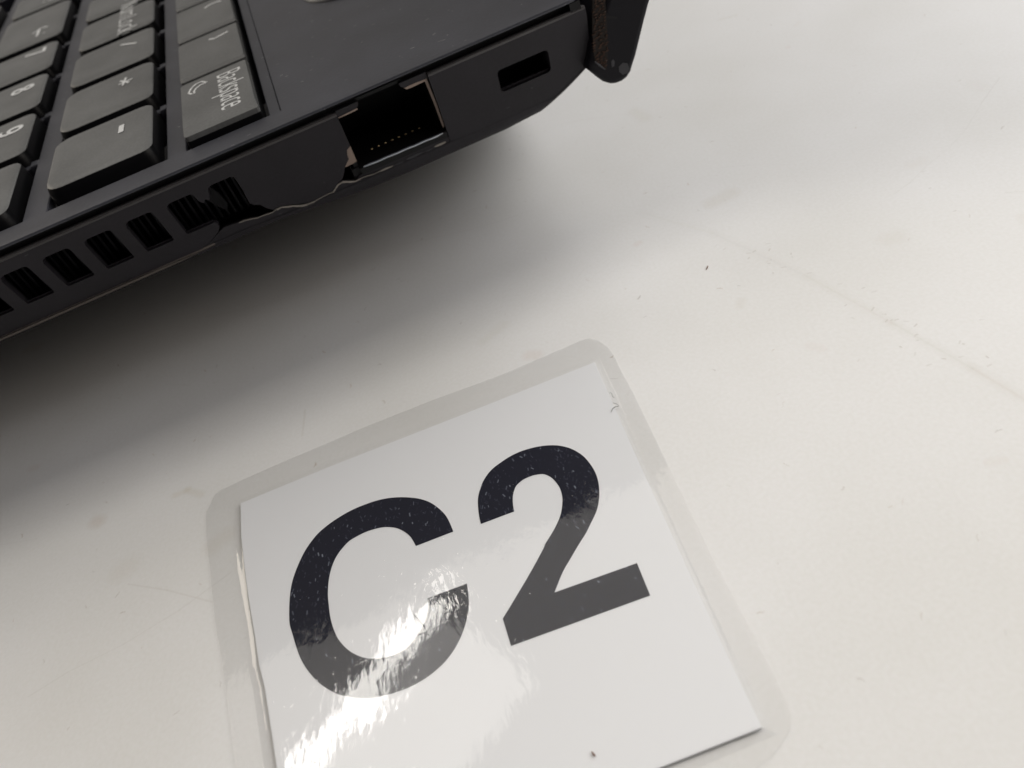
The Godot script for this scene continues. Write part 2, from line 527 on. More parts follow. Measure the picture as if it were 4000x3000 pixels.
	var rim := PackedVector2Array([Vector2(-14.8, 16.3), Vector2(-13.3, 16.95), Vector2(-12.3, 17.25), Vector2(-11.4, 17.75), Vector2(-10.7, 18.1), Vector2(-10.0, 18.4), Vector2(-9.4, 18.35), Vector2(-8.2, 18.2), Vector2(-7.4, 18.15), Vector2(-6.3, 17.9), Vector2(-5.6, 17.65), Vector2(-4.6, 17.62), Vector2(-3.7, 17.5), Vector2(-3.0, 17.72), Vector2(-2.2, 17.75), Vector2(-1.5, 17.45), Vector2(-0.9, 17.25), Vector2(0.0, 16.75), Vector2(0.9, 16.5),
		Vector2(2.0, 16.45), Vector2(3.0, 16.6), Vector2(3.9, 16.66), Vector2(4.65, 16.65), Vector2(5.2, 17.05), Vector2(5.7, 17.42), Vector2(6.4, 17.55), Vector2(7.2, 17.15), Vector2(8.0, 16.85), Vector2(8.8, 17.3), Vector2(9.8, 17.35), Vector2(14.0, 17.3), Vector2(19.0, 17.25), Vector2(21.72, 17.2), Vector2(21.72, 16.0), Vector2(-14.8, 16.0)])
	plate(st, rim, wall_at(0.12), wall_at(1.1), out)
	mesh_node("torn_lower_rim", st, M.side, laptop)
	st = begin()
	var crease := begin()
	var prev := []
	var xs := []
	for i in 48:
		xs.append(-215.0 + i * 5.2)
	xs.append_array([35.0, 36.0, 37.0, 38.0, 39.0, 40.0, 41.0, 42.0, 42.7])
	for xx in xs:
		var yb := bottom_line(xx)
		var yt := maxf(16.4, yb + 0.8)
		var zt := -(DECK - yt) * tan(LEAN)
		var bulge := 0.42 * (1.0 - smoothstep(-16.0, -12.0, xx))
		var sec := [Vector3(xx, yt, zt - 0.03), Vector3(xx, yt - 0.1, zt + bulge * 0.6), Vector3(xx, yt - 0.3, zt + bulge), Vector3(xx, (yt + yb) * 0.5, -(DECK - (yt + yb) * 0.5) * tan(LEAN) + 0.03), Vector3(xx, yb + 0.25, -(DECK - yb) * tan(LEAN) - 0.02), Vector3(xx, yb, -(DECK - yb) * tan(LEAN) - 0.4), Vector3(xx, yb - 0.12, -(DECK - yb) * tan(LEAN) - 1.1), Vector3(xx, yb - 1.3, -9.5), Vector3(xx, minf(yb - 2.0, 8.0), -24.0), Vector3(xx, 5.0, -40.0), Vector3(xx, 5.0, -340.0)]
		if prev:
			for k in sec.size() - 1:
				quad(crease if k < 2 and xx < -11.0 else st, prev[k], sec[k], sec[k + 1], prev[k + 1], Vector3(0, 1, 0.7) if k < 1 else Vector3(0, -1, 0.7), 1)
		prev = sec
	mesh_node("bottom_cover", st, M.side, laptop)
	mesh_node("crease_highlight", crease, M.crease_glint, laptop)  # strip whose pale colour paints the highlight line on the crease
	# pale torn plastic along the break
	st = begin()
	var fr := wall_at(-0.06)
	rng.seed = 5
	var seg := PackedVector2Array([Vector2(-8.0, 18.15), Vector2(-7.2, 18.1), Vector2(-6.4, 17.92), Vector2(-5.6, 17.68), Vector2(-4.9, 17.66), Vector2(-4.2, 17.58), Vector2(-3.6, 17.52), Vector2(-2.9, 17.74), Vector2(-2.2, 17.74), Vector2(-1.5, 17.44), Vector2(-0.9, 17.24), Vector2(0.0, 16.74), Vector2(0.9, 16.5), Vector2(1.9, 16.45), Vector2(3.0, 16.58), Vector2(3.9, 16.64), Vector2(4.65, 16.62), Vector2(5.2, 17.02), Vector2(5.7, 17.4), Vector2(6.4, 17.53), Vector2(7.2, 17.12), Vector2(8.0, 16.78), Vector2(8.8, 16.85), Vector2(9.8, 16.75), Vector2(10.6, 16.62), Vector2(11.6, 16.66)])
	for i in seg.size() - 1:
		var n := (seg[i + 1] - seg[i]).orthogonal().normalized()
		if n.y < 0:
			n = -n
		var mid := (seg[i] + seg[i + 1]) * 0.5
		var strong := 0.8 if (mid.x > -3.2 and mid.x < 1.4) or (mid.x > 4.6 and mid.x < 9.0) else 0.25
		var wa := rng.randf_range(0.10, 0.26) * strong
		var wb := rng.randf_range(0.10, 0.26) * strong
		plate(st, PackedVector2Array([seg[i] + n * 0.05, seg[i + 1] + n * 0.05, seg[i + 1] - n * wb, seg[i] - n * wa]), fr, wall_at(0.3), out)
	mesh_node("crack_edge", st, M.crack, laptop)
	# scuffs on the rim below the socket
	for s in [[12.3, 16.6, 1.1, 0.13], [14.2, 16.52, 0.8, 0.1], [16.4, 16.62, 1.5, 0.16], [18.8, 16.55, 0.9, 0.12], [20.3, 16.7, 1.0, 0.16]]:
		st = begin()
		var c := Vector2(s[0], s[1])
		var ring := PackedVector2Array()
		for k in 9:
			var ang := TAU * k / 9
			ring.append(c + Vector2(cos(ang) * s[2] * rng.randf_range(0.7, 1.1), sin(ang) * s[3] * rng.randf_range(0.6, 1.3)))
		plate(st, ring, wall_at(0.06), wall_at(0.3), out)
		mesh_node("scuff", st, M.crack if s[0] < 13.0 or s[0] > 19.5 else M.scuff, laptop)


func build_socket(laptop: Node3D) -> void:
	var out := Vector3(0, -0.2, 1)
	var port := Node3D.new()
	port.name = "network_socket"
	laptop.add_child(port, true)
	var st := begin()
	# housing: floor, sides, roof with the step for the latch, back
	box(st, Vector3(8.2, 17.2, -15.0), Vector3(22.0, 18.25, -3.1))
	box(st, Vector3(8.6, 18.25, -15.0), Vector3(9.2, 27.2, -3.4))
	box(st, Vector3(21.62, 18.25, -15.0), Vector3(22.1, 27.2, -3.4))
	box(st, Vector3(9.2, 26.35, -15.0), Vector3(12.2, 27.3, -1.2))
	box(st, Vector3(18.3, 26.35, -15.0), Vector3(21.62, 27.3, -1.2))
	box(st, Vector3(12.2, 27.32, -15.0), Vector3(18.3, 27.5, -1.2))
	box(st, Vector3(9.2, 18.25, -15.6), Vector3(21.62, 27.3, -15.0))
	mesh_node("socket_housing", st, M.black, port)
	# remains of the wall over the socket
	st = begin()
	plate(st, PackedVector2Array([Vector2(9.42, 27.3), Vector2(9.42, 26.38), Vector2(11.9, 26.5), Vector2(12.3, 26.75), Vector2(12.45, 27.3)]), wall_at(0.35), wall_at(1.1), out)
	plate(st, PackedVector2Array([Vector2(17.9, 27.3), Vector2(18.05, 26.75), Vector2(18.45, 26.42), Vector2(18.9, 26.4), Vector2(21.5, 26.45), Vector2(21.5, 27.3)]), wall_at(0.35), wall_at(1.1), out)
	mesh_node("broken_bezel", st, M.side, port)
	# worn, pale edges
	st = begin()
	plate(st, PackedVector2Array([Vector2(9.45, 26.36), Vector2(9.5, 26.22), Vector2(11.6, 26.25), Vector2(12.1, 26.33), Vector2(11.95, 26.52), Vector2(11.0, 26.45)]), wall_at(0.3), wall_at(1.0), out)
	plate(st, PackedVector2Array([Vector2(18.35, 26.42), Vector2(18.6, 26.16), Vector2(19.3, 26.12), Vector2(21.2, 26.2), Vector2(21.3, 26.42), Vector2(20.0, 26.5), Vector2(18.9, 26.5)]), wall_at(0.3), wall_at(1.0), out)
	plate(st, PackedVector2Array([Vector2(21.12, 26.3), Vector2(21.42, 26.4), Vector2(21.62, 22.5), Vector2(21.66, 18.9), Vector2(21.42, 18.7), Vector2(21.36, 22.0)]), wall_at(0.7), wall_at(1.2), out)
	mesh_node("worn_edge", st, M.worn, port)
	st = begin()
	plate(st, PackedVector2Array([Vector2(9.35, 22.9), Vector2(8.6, 22.0), Vector2(8.2, 20.6), Vector2(7.2, 19.4), Vector2(7.6, 19.15), Vector2(8.7, 19.2), Vector2(9.25, 19.3), Vector2(9.3, 20.8)]), wall_at(1.0), wall_at(1.6), out)
	mesh_node("exposed_plastic", st, M.worn, port)
	# the lip of the metal shield
	st = begin()
	var pts := []
	for i in 15:
		var x := 9.75 + i * 0.81
		pts.append(Vector3(x, 18.42 + 0.03 * sin(i * 1.9) - 0.012 * i, -2.35))
	tube(st, pts, 0.17, 8)
	mesh_node("shield_lip", st, M.steel, port)
	st = begin()
	box(st, Vector3(9.3, 18.25, -8.0), Vector3(21.5, 18.3, -2.4))
	box(st, Vector3(9.2, 17.35, -2.95), Vector3(21.6, 18.2, -2.5))
	mesh_node("shield_floor", st, M.black, port)
	for i in 8:
		st = begin()
		var x := 11.72 + i * 0.99
		tube(st, [Vector3(x - 0.16, 18.8, -5.35), Vector3(x - 0.07, 18.84, -5.3), Vector3(x + 0.07, 18.84, -5.3), Vector3(x + 0.16, 18.8, -5.35)], 0.11, 6)
		mesh_node("contact", st, M.gold, port)


func build_deck(laptop: Node3D) -> void:
	# the top cover: a plate with a rounded outer edge, round the keyboard tray
	var st := begin()
	var yt := DECK
	# outer edge profile swept along the side and round the rear corner
	var path := []   # [point on plan, outward direction]
	var k := -215.0
	while k < 40.4:
		path.append([Vector2(k, 0.0), Vector2(0, 1)])
		k += 5.0
	path.append([Vector2(40.9, 0.0), Vector2(0, 1)])
	for i in range(1, 7):
		var a := PI / 2 - PI / 2 * i / 6.0
		path.append([Vector2(40.9 + 2.0 * cos(a), -2.0 + 2.0 * sin(a)), Vector2(cos(a), sin(a))])
	path.append([Vector2(42.9, -60.0), Vector2(1, 0)])
	path.append([Vector2(42.9, -340.0), Vector2(1, 0)])
	var prof := [Vector2(-1.2, yt), Vector2(-0.2, yt), Vector2(-0.1, yt - 0.03), Vector2(-0.03, yt - 0.1), Vector2(0.0, yt - 0.18), Vector2(-0.03, yt - 0.36), Vector2(-0.3, yt - 0.46), Vector2(-1.6, yt - 0.5)]
	for i in path.size() - 1:
		for j in prof.size() - 1:
			var q := []
			for e in [[i, j], [i + 1, j], [i + 1, j + 1], [i, j + 1]]:
				var p: Vector2 = path[e[0]][0] + path[e[0]][1] * prof[e[1]].x
				q.append(Vector3(p.x, prof[e[1]].y, p.y))
			var o: Vector2 = path[i][1]
			quad(st, q[0], q[1], q[2], q[3], Vector3(o.x, 1.2 if j < 4 else -0.5, o.y), 1)
	# flat top: right of the tray, and the strip between the tray and the side
	var tray_x := 3.45
	var tray_z := -4.35
	quad(st, Vector3(tray_x, yt, -1.2), Vector3(40.9, yt, -1.2), Vector3(40.9, yt, -340), Vector3(tray_x, yt, -340), Vector3.UP)
	quad(st, Vector3(40.9, yt, -2.0), Vector3(41.7, yt, -2.0), Vector3(41.7, yt, -340), Vector3(40.9, yt, -340), Vector3.UP)
	tri(st, Vector3(40.9, yt, -1.2), Vector3(41.7, yt, -2.0), Vector3(40.9, yt, -2.0), Vector3.UP)
	quad(st, Vector3(-215, yt, -1.2), Vector3(tray_x, yt, -1.2), Vector3(tray_x, yt, tray_z), Vector3(-215, yt, tray_z), Vector3.UP)
	# step down into the tray
	var d := 0.22
	quad(st, Vector3(tray_x, yt, tray_z), Vector3(tray_x, yt, -340), Vector3(tray_x - 0.12, yt - d, -340), Vector3(tray_x - 0.12, yt - d, tray_z - 0.12), Vector3(-1, 1, 0))
	quad(st, Vector3(-215, yt, tray_z), Vector3(tray_x, yt, tray_z), Vector3(tray_x - 0.12, yt - d, tray_z - 0.12), Vector3(-215, yt - d, tray_z - 0.12), Vector3(0, 1, -1))
	mesh_node("top_cover", st, M.deck, laptop)
	# the groove under the plate
	st = begin()
	quad(st, Vector3(-215, 28.05, -1.5), Vector3(42.0, 28.05, -1.5), Vector3(42.0, 27.0, -1.5), Vector3(-215, 27.0, -1.5), Vector3(0, 0, 1))
	quad(st, Vector3(41.6, 28.05, -1.5), Vector3(41.6, 28.05, -340), Vector3(41.6, 27.0, -340), Vector3(41.6, 27.0, -1.5), Vector3(1, 0, 0))
	mesh_node("cover_groove", st, M.black, laptop)
	# rear end of the case
	st = begin()
	quad(st, Vector3(42.95, 19.5, -3.0), Vector3(42.7, 27.4, -1.6), Vector3(42.7, 27.4, -340), Vector3(42.95, 19.5, -340), Vector3.RIGHT)
	quad(st, Vector3(42.95, 19.5, -3.0), Vector3(42.6, 18.5, -3.6), Vector3(42.6, 18.5, -340), Vector3(42.95, 19.5, -340), Vector3.RIGHT)
	mesh_node("rear_face", st, M.side, laptop)
	# block added in the groove at the rear corner to stop stray light
	st = begin()
	box(st, Vector3(41.0, 26.9, -3.5), Vector3(42.4, 28.02, -0.2))
	mesh_node("groove_light_stop", st, M.black, laptop)
	# hinge between the case and the display
	st = begin()
	box(st, Vector3(40.0, 17.5, -338.0), Vector3(45.5, 26.6, -7.0), 1.0)
	mesh_node("hinge_cover", st, M.black, laptop)
	# power button beside the keyboard
	st = begin()
	var c := Vector3(20.7, 0, -44.8)
	var r := [[8.75, 28.4], [8.75, 28.75], [8.55, 28.92], [8.1, 28.98]]
	var list := []
	for e in r:
		var ring := []
		for i in 48:
			ring.append(c + Vector3(cos(TAU * i / 48) * e[0], e[1], sin(TAU * i / 48) * e[0]))
		list.append(ring)
	rings(st, list, c + Vector3(0, 24, 0))
	fan(st, list[-1], Vector3.UP)
	mesh_node("power_button", st, M.button, laptop)


func key_cap(laptop: Node3D, x0: float, x1: float, z0: float, z1: float, label := "") -> Node3D:
	# a chiclet key with dark flanks and a slightly dished top, larger radii at its front edge
	var key := Node3D.new()
	key.name = "key"
	laptop.add_child(key, true)
	if label:
		key.set_meta("label", label)
	var c := Vector3((x0 + x1) * 0.5, 26.0, (z0 + z1) * 0.5)
	var rb := [2.2, 1.5, 1.5, 2.2]
	var st := begin()
	rings(st, [round_rect(x0 - 0.35, x1 + 0.25, z0 - 0.3, z1 + 0.45, rb, 25.6), round_rect(x0 - 0.2, x1 + 0.1, z0 - 0.15, z1 + 0.3, rb, 29.0), round_rect(x0, x1, z0, z1, rb, 29.72)], c, 1)
	mesh_node("key_flank", st, M.key_side, key)
	st = begin()
	var rt := [2.0, 1.35, 1.35, 2.0]
	var edge := [round_rect(x0, x1, z0, z1, rb, 29.72), round_rect(x0 + 0.12, x1 - 0.12, z0 + 0.12, z1 - 0.3, rt, 29.88), round_rect(x0 + 0.4, x1 - 0.4, z0 + 0.4, z1 - 1.0, rt, 30.0)]
	rings(st, edge, c - Vector3(0, 6, 0), 1)
	# the dish: a cross-section that sags towards the middle of its length
	var inner := [edge[2]]
	for s in [0.8, 0.55, 0.3]:
		var ring := []
		for p in edge[2]:
			var q: Vector3 = Vector3(c.x, 0, c.z) + (Vector3(p.x, 0, p.z) - Vector3(c.x, 0, c.z)) * s
			var t: float = (q.z - c.z) / (z1 - z0) * 2.0
			q.y = 30.0 - 0.08 * (1.0 - t * t) * (1.0 - pow(s, 4.0))
			ring.append(q)
		inner.append(ring)
	rings(st, inner, c - Vector3(0, 200, 0), 1)
	fan(st, inner[-1], Vector3.UP, 1)
	mesh_node("key_top", st, M.key, key)
	return key


func function_key(laptop: Node3D, z_end: float, z0: float, z1: float, z_low: float, label := "") -> Node3D:
	# keys of the rear row touch each other; their tops fall away in flat bevels towards the neighbours
	var key := Node3D.new()
	key.name = "key"
	laptop.add_child(key, true)
	if label:
		key.set_meta("label", label)
	var x0 := -8.75
	var x1 := 0.95
	var c := Vector3(-4, 20, (z0 + z1) * 0.5)
	var rr := [0.5, 0.3, 0.3, 0.5]
	var r2 := [0.6, 0.35, 0.35, 0.6]
	var st := begin()
	rings(st, [round_rect(x0 - 0.05, x1 + 0.35, z_end + 0.12, z_low - 0.12, rr, 25.0), round_rect(x0 - 0.05, x1 + 0.2, z_end + 0.12, z_low - 0.12, rr, 29.1)], c, 1)
	mesh_node("key_flank", st, M.key_side, key)
	st = begin()
	var rim := round_rect(x0, x1 + 0.15, z_end + 0.14, z_low - 0.1, rr, 29.1)
	var rim2 := round_rect(x0, x1 + 0.1, z_end + 0.2, z_low - 0.16, rr, 29.22)
	var top := round_rect(x0 + 0.06, x1, z0, z1, r2, 30.0)
	for i in rim2.size():
		rim2[i].y = 29.42 if rim2[i].z < c.z else 29.72
	rings(st, [rim, rim2, top], Vector3(c.x, 10, c.z), -1)
	fan(st, top, Vector3.UP)
	mesh_node("key_top", st, M.key, key)
	return key


func build_keyboard(laptop: Node3D) -> void:
	# frame bars between the key wells
	var y := DECK - 0.22
	var st := begin()
	var lo := 25.0
	var cols := [[-50.2, -46.95], [-31.0, -27.75], [-11.9, -9.25]]
	box(st, Vector3(cols[0][0], lo, -150), Vector3(cols[0][1], y, -4.35), 0.12)
	box(st, Vector3(cols[1][0], lo, -150), Vector3(cols[1][1], y, -4.35), 0.12)
	box(st, Vector3(cols[2][0], lo, -150), Vector3(cols[2][1], y, -4.35), 0.12)
	box(st, Vector3(1.75, lo, -150), Vector3(3.34, y, -4.46), 0.12)
	# the bar along the side
	box(st, Vector3(-31.0 - 40, lo, -4.5), Vector3(1.75, y - 0.004, -4.36), 0.02)
	box(st, Vector3(-9.25, lo, -4.9), Vector3(1.75, y - 0.008, -4.5), 0.1)
	# short bars between the rows
	for k in 8:
		var z := -6.3 - 18.5 * k - 15.6
		box(st, Vector3(-46.95, lo, z - 2.2), Vector3(-31.0, y - 0.3, z - 0.9), 0.15)
		box(st, Vector3(-27.75, lo, z - 2.5), Vector3(-11.9, y - 0.3, z - 1.2), 0.15)
		box(st, Vector3(-66.0, lo, z + 4.2), Vector3(-50.2, y - 0.3, z + 5.6), 0.15)
		# small tongues that close the corners of the wells
		box(st, Vector3(-12.9, lo, z - 2.5), Vector3(-11.9, y - 0.05, z - 0.9), 0.1)
		box(st, Vector3(-32.2, lo, z - 2.3), Vector3(-31.0, y - 0.05, z - 0.6), 0.1)
	mesh_node("keyboard_frame", st, M.deck, laptop)
	st = begin()
	quad(st, Vector3(-215, 24.9, -3.4), Vector3(3.3, 24.9, -3.4), Vector3(3.3, 24.9, -160), Vector3(-215, 24.9, -160), Vector3.UP)
	quad(st, Vector3(-215, 24.9, -4.3), Vector3(3.3, 24.9, -4.3), Vector3(3.3, 28.2, -4.3), Vector3(-215, 28.2, -4.3), Vector3(0, 0, -1))
	mesh_node("keyboard_base", st, M.black, laptop)

	# number row of the keypad: minus, times, divide, number lock and one more
	var names := ["minus key at the end of the row nearest the side", "asterisk key", "slash key", "number lock key with worn print", "", "", ""]
	for k in 7:
		var z := -6.6 - 18.5 * k
		var key := key_cap(laptop, -27.1, -12.95, z - 15.4, z, names[k])
		var zc := z - 7.7
		if k == 0:
			st = begin()
			ribbon(st, PackedVector2Array([Vector2(-17.25, -18.0), Vector2(-17.3, -15.5)]), 0.75, 30.012)
			mesh_node("legend", st, M.white_print, key)
		elif k == 1:
			st = begin()
			ribbon(st, PackedVector2Array([Vector2(-18.37, -35.22), Vector2(-16.16, -35.37)]), 0.38, 30.012)
			ribbon(st, PackedVector2Array([Vector2(-18.15, -36.60), Vector2(-16.68, -34.24)]), 0.38, 30.015)
			ribbon(st, PackedVector2Array([Vector2(-17.23, -37.08), Vector2(-17.68, -34.00)]), 0.38, 30.018)
			mesh_node("legend", st, M.white_print, key)
		elif k == 2:
			st = begin()
			ribbon(st, PackedVector2Array([Vector2(-18.75, -55.37), Vector2(-15.89, -52.77)]), 0.5, 30.012)
			mesh_node("legend", st, M.white_print, key)
		elif k == 3:
			legend("NumLock", Vector3(-18.0, 30.012, -71.6), 2.2, key, "legend", 0.95)
		elif k == 4:
			legend("=", Vector3(-18.3, 30.012, zc + 3.0), 4.0, key)
	# the next row: plus, nine, eight, seven, then wider keys
	var row := [["+", 0.0, 15.4, "plus key, cut by the left of the picture"], ["9", 18.4, 15.3, "nine key of the number pad"], ["8", 36.9, 15.3, "eight key of the number pad"], ["7", 55.4, 15.3, "seven key of the number pad"], ["", 75.3, 24.6, "wide key with a bent arrow"], ["?", 103.0, 15.4, ""], ["", 121.5, 15.4, ""]]
	for e in row:
		var z: float = -5.9 - e[1]
		var key := key_cap(laptop, -46.2, -32.0, z - e[2], z, e[3])
		if e[0] == "9":
			legend("9", Vector3(-35.6, 30.012, -34.9), 5.6, key, "legend", 0.92)
		elif e[0] == "8":
			legend("8", Vector3(-36.1, 30.012, -53.6), 5.6, key, "legend", 0.92)
		elif e[0] == "7":
			legend("7", Vector3(-36.2, 30.012, -73.2), 5.6, key, "legend", 0.92)
		elif e[0] == "+":
			legend("+", Vector3(-36.4, 30.012, -16.0), 5.0, key)
		elif e[0] == "?":
			legend("?", Vector3(-37.4, 30.012, -112.5), 4.6, key)
		elif e[2] > 20.0:
			st = begin()
			ribbon(st, PackedVector2Array([Vector2(-38.61, -88.47), Vector2(-37.64, -88.79), Vector2(-37.09, -90.06), Vector2(-36.38, -89.98), Vector2(-35.48, -89.25)]), 0.55, 30.012)
			ribbon(st, PackedVector2Array([Vector2(-37.26, -89.53), Vector2(-37.19, -86.93), Vector2(-37.33, -85.15)]), 0.55, 30.016)
			ribbon(st, PackedVector2Array([Vector2(-36.12, -85.61), Vector2(-35.53, -85.48)]), 0.3, 30.012)
			mesh_node("legend", st, M.white_print, key)
	for k in 6:
		var z := -12.0 - 18.5 * k - 9.0
		key_cap(laptop, -65.6, -51.2, z - 15.4, z)
		key_cap(laptop, -84.6, -70.2, z - 20.4, z - 5.0)
	# the rest of the deck towards the front and the far side
	st = begin()
	box(st, Vector3(-214.9, 25.0, -339.0), Vector3(-88.0, y, -4.5), 0.2)
	box(st, Vector3(-88.0, 25.0, -339.0), Vector3(3.3, y - 0.01, -152.0), 0.2)
	box(st, Vector3(-215.2, 8.0, -339.5), Vector3(-214.9, 28.4, -0.3), 0.1)
	mesh_node("palm_rest", st, M.deck, laptop)
	# the rear row
	var key := function_key(laptop, -24.75, -23.0, -7.45, -5.0, "backspace key with its word and a crescent")
	legend("Backspace", Vector3(-1.75, 30.02, -14.6), 2.85, key, "legend", 0.60)
	st = begin()
	ribbon(st, PackedVector2Array([Vector2(-4.85, -20.31), Vector2(-5.65, -21.50), Vector2(-6.51, -21.38), Vector2(-7.23, -20.35), Vector2(-7.57, -19.02), Vector2(-7.21, -18.33), Vector2(-6.76, -18.09), Vector2(-6.80, -18.94), Vector2(-6.49, -19.72), Vector2(-5.78, -20.38), Vector2(-4.85, -20.31)]), 0.3, 30.03)
	mesh_node("crescent", st, M.white_print, key)
	key = function_key(laptop, -43.25, -41.3, -25.5, -24.75, "closing bracket key")
	st = begin()
	ribbon(st, PackedVector2Array([Vector2(-3.69, -38.41), Vector2(-2.85, -37.78), Vector2(-1.93, -37.98), Vector2(-1.18, -38.28), Vector2(-0.53, -38.42)]), 0.5, 30.03)
	mesh_node("legend", st, M.white_print, key)
	key = function_key(laptop, -61.75, -59.8, -44.0, -43.25, "opening bracket key")
	st = begin()
	ribbon(st, PackedVector2Array([Vector2(-3.59, -56.03), Vector2(-3.05, -56.65), Vector2(-2.23, -56.86), Vector2(-1.41, -56.90), Vector2(-0.58, -56.37)]), 0.5, 30.03)
	mesh_node("legend", st, M.white_print, key)
	for k in 4:
		var z := -61.75 - 18.5 * k
		function_key(laptop, z - 18.5, z - 16.6, z - 0.75, z)


func build_lid(laptop: Node3D) -> void:
	# the open display: its side profile carried on upwards, leaning back, and drawn along the hinge
	var side := [Vector2(41.70, 19.04), Vector2(42.34, 18.13), Vector2(42.98, 17.20), Vector2(43.65, 16.34), Vector2(44.39, 15.79), Vector2(45.20, 15.52), Vector2(46.05, 15.49), Vector2(46.88, 15.72), Vector2(47.59, 16.32), Vector2(48.11, 17.25), Vector2(48.71, 18.21), Vector2(49.51, 19.85), Vector2(50.53, 21.90), Vector2(51.76, 24.24)]
	var tilt := Vector2(0.452, 0.892)
	var outer: Vector2 = side[-1]
	side.append(outer + tilt * 60.0)
	side.append(outer + tilt * 205.0)
	side.append(outer + tilt * 206.5 + Vector2(-1.5, 0.5))
	var top_in: Vector2 = outer + tilt * 205.0 + Vector2(-0.892, 0.452) * 6.2
	side.append(top_in)
	side.append(Vector2(46.6, 28.4) + tilt * 60.0)
	side.append(Vector2(45.9, 27.0))
	side.append(Vector2(44.6, 25.0))
	side.append(Vector2(42.75, 22.0))
	side.append(Vector2(42.2, 20.2))
	var lid := Node3D.new()
	lid.name = "display_lid"
	laptop.add_child(lid, true)
	var mid := Vector2.ZERO
	for p in side:
		mid += p
	mid /= side.size()
	var poly := PackedVector2Array(side)
	var cw := Geometry2D.is_polygon_clockwise(poly)
	var steps := [[0.9, -0.35], [0.45, -0.45], [0.12, -0.85], [0.0, -1.5], [0.0, -342.0]]
	var list := []
	for s in steps:
		var sh := Geometry2D.offset_polygon(poly, 0.0)
		var ring := []
		for i in side.size():
			var a: Vector2 = side[(i + side.size() - 1) % side.size()]
			var b: Vector2 = side[(i + 1) % side.size()]
			var t := (b - a).normalized()
			var n := t.orthogonal()
			if cw:
				n = -n
			# pull in along the inward normal
			var inward: Vector2 = n if Geometry2D.is_point_in_polygon(side[i] + n * 0.05, poly) else -n
			var p: Vector2 = side[i] + inward * s[0]
			ring.append(Vector3(p.x, p.y, s[1]))
		list.append(ring)
	var st := begin()
	for k in list.size() - 1:
		for i in side.size():
			var j := (i + 1) % side.size()
			var e: Vector2 = side[j] - side[i]
			var n := e.orthogonal()
			if Geometry2D.is_point_in_polygon((side[i] + side[j]) * 0.5 + n.normalized() * 0.05, poly):
				n = -n
			quad(st, list[k][i], list[k][j], list[k + 1][j], list[k + 1][i], Vector3(n.x, n.y, 0.3), 1)
	var cap := PackedVector2Array()
	for p in list[0]:
		cap.append(Vector2(p.x, p.y))
	sheet(st, cap, func(p: Vector2) -> Vector3: return Vector3(p.x, p.y, -0.35), Vector3(0, 0, 1))
	mesh_node("lid_shell", st, M.lid, lid)
	# the dusty rubber seam along its inner side
	st = begin()
	rng.seed = 12
	var seam := [Vector2(42.80, 19.85), Vector2(42.85, 21.01), Vector2(43.21, 23.17), Vector2(43.63, 25.24), Vector2(44.11, 27.22)]
	var edge := [Vector2(44.11, 18.11), Vector2(44.53, 19.53), Vector2(45.02, 21.67), Vector2(45.45, 24.52), Vector2(45.69, 26.61)]
	for i in 26:
		var t := i / 25.0
		var a := _along(seam, t)
		var b := _along(edge, t)
		for k in 3:
			var p := a.lerp(b, (k + rng.randf_range(0.1, 0.9)) / 3.0)
			var w := rng.randf_range(0.12, 0.34)
			var h := rng.randf_range(0.06, 0.16)
			var lift := rng.randf_range(0.02, 0.16)
			var q := PackedVector2Array([p + Vector2(-w, -h * 0.4), p + Vector2(w * 0.3, -h), p + Vector2(w, h * 0.2), p + Vector2(0, h)])
			plate(st, q, func(v: Vector2) -> Vector3: return Vector3(v.x, v.y, -0.35 + lift), func(v: Vector2) -> Vector3: return Vector3(v.x, v.y, -0.5), Vector3(0, 0, 1))
	mesh_node("dusty_seam", st, M.dust, lid)
	st = begin()
	var strip := PackedVector2Array(seam)
	for i in range(edge.size() - 1, -1, -1):
		strip.append(edge[i])
	plate(st, strip, func(v: Vector2) -> Vector3: return Vector3(v.x, v.y, -0.34), func(v: Vector2) -> Vector3: return Vector3(v.x, v.y, -0.6), Vector3(0, 0, 1))
	mesh_node("seam_strip", st, M.seam, lid)
	# lip at the foot of the seam, the moulding notch and two worn patches
	st = begin()
	var lip := []
	for v in [Vector2(42.73, 19.91), Vector2(43.30, 19.08), Vector2(43.89, 18.31)]:
		lip.append(Vector3(v.x, v.y, -0.3))
	tube(st, lip, 0.16)
	mesh_node("seam_lip", st, M.scuff, lid)
	st = begin()
	plate(st, PackedVector2Array([Vector2(45.55, 24.75), Vector2(46.85, 24.12), Vector2(46.8, 23.85), Vector2(45.5, 24.45)]), func(v: Vector2) -> Vector3: return Vector3(v.x, v.y, -0.33), func(v: Vector2) -> Vector3: return Vector3(v.x, v.y, -0.6), Vector3(0, 0, 1))
	mesh_node("mould_notch", st, M.black, lid)
	for ring in [[Vector2(45.83, 17.86), Vector2(46.48, 18.15), Vector2(47.09, 17.82), Vector2(47.20, 17.04), Vector2(46.85, 16.54), Vector2(46.17, 16.58), Vector2(45.77, 17.16)], [Vector2(44.95, 18.95), Vector2(45.24, 19.15), Vector2(45.42, 18.76), Vector2(45.22, 18.20), Vector2(44.88, 18.18)]]:
		st = begin()
		plate(st, PackedVector2Array(ring), func(v: Vector2) -> Vector3: return Vector3(v.x, v.y, -0.32), func(v: Vector2) -> Vector3: return Vector3(v.x, v.y, -0.6), Vector3(0, 0, 1))
		mesh_node("worn_patch", st, M.scuff, lid)
	# screen glass on the inner face, out of the picture
	st = begin()
	var a0 := Vector2(46.6, 28.4) + tilt * 14.0 + Vector2(-0.9, 0.45) * 0.4
	var a1 := top_in - tilt * 14.0 + Vector2(-0.9, 0.45) * 0.1
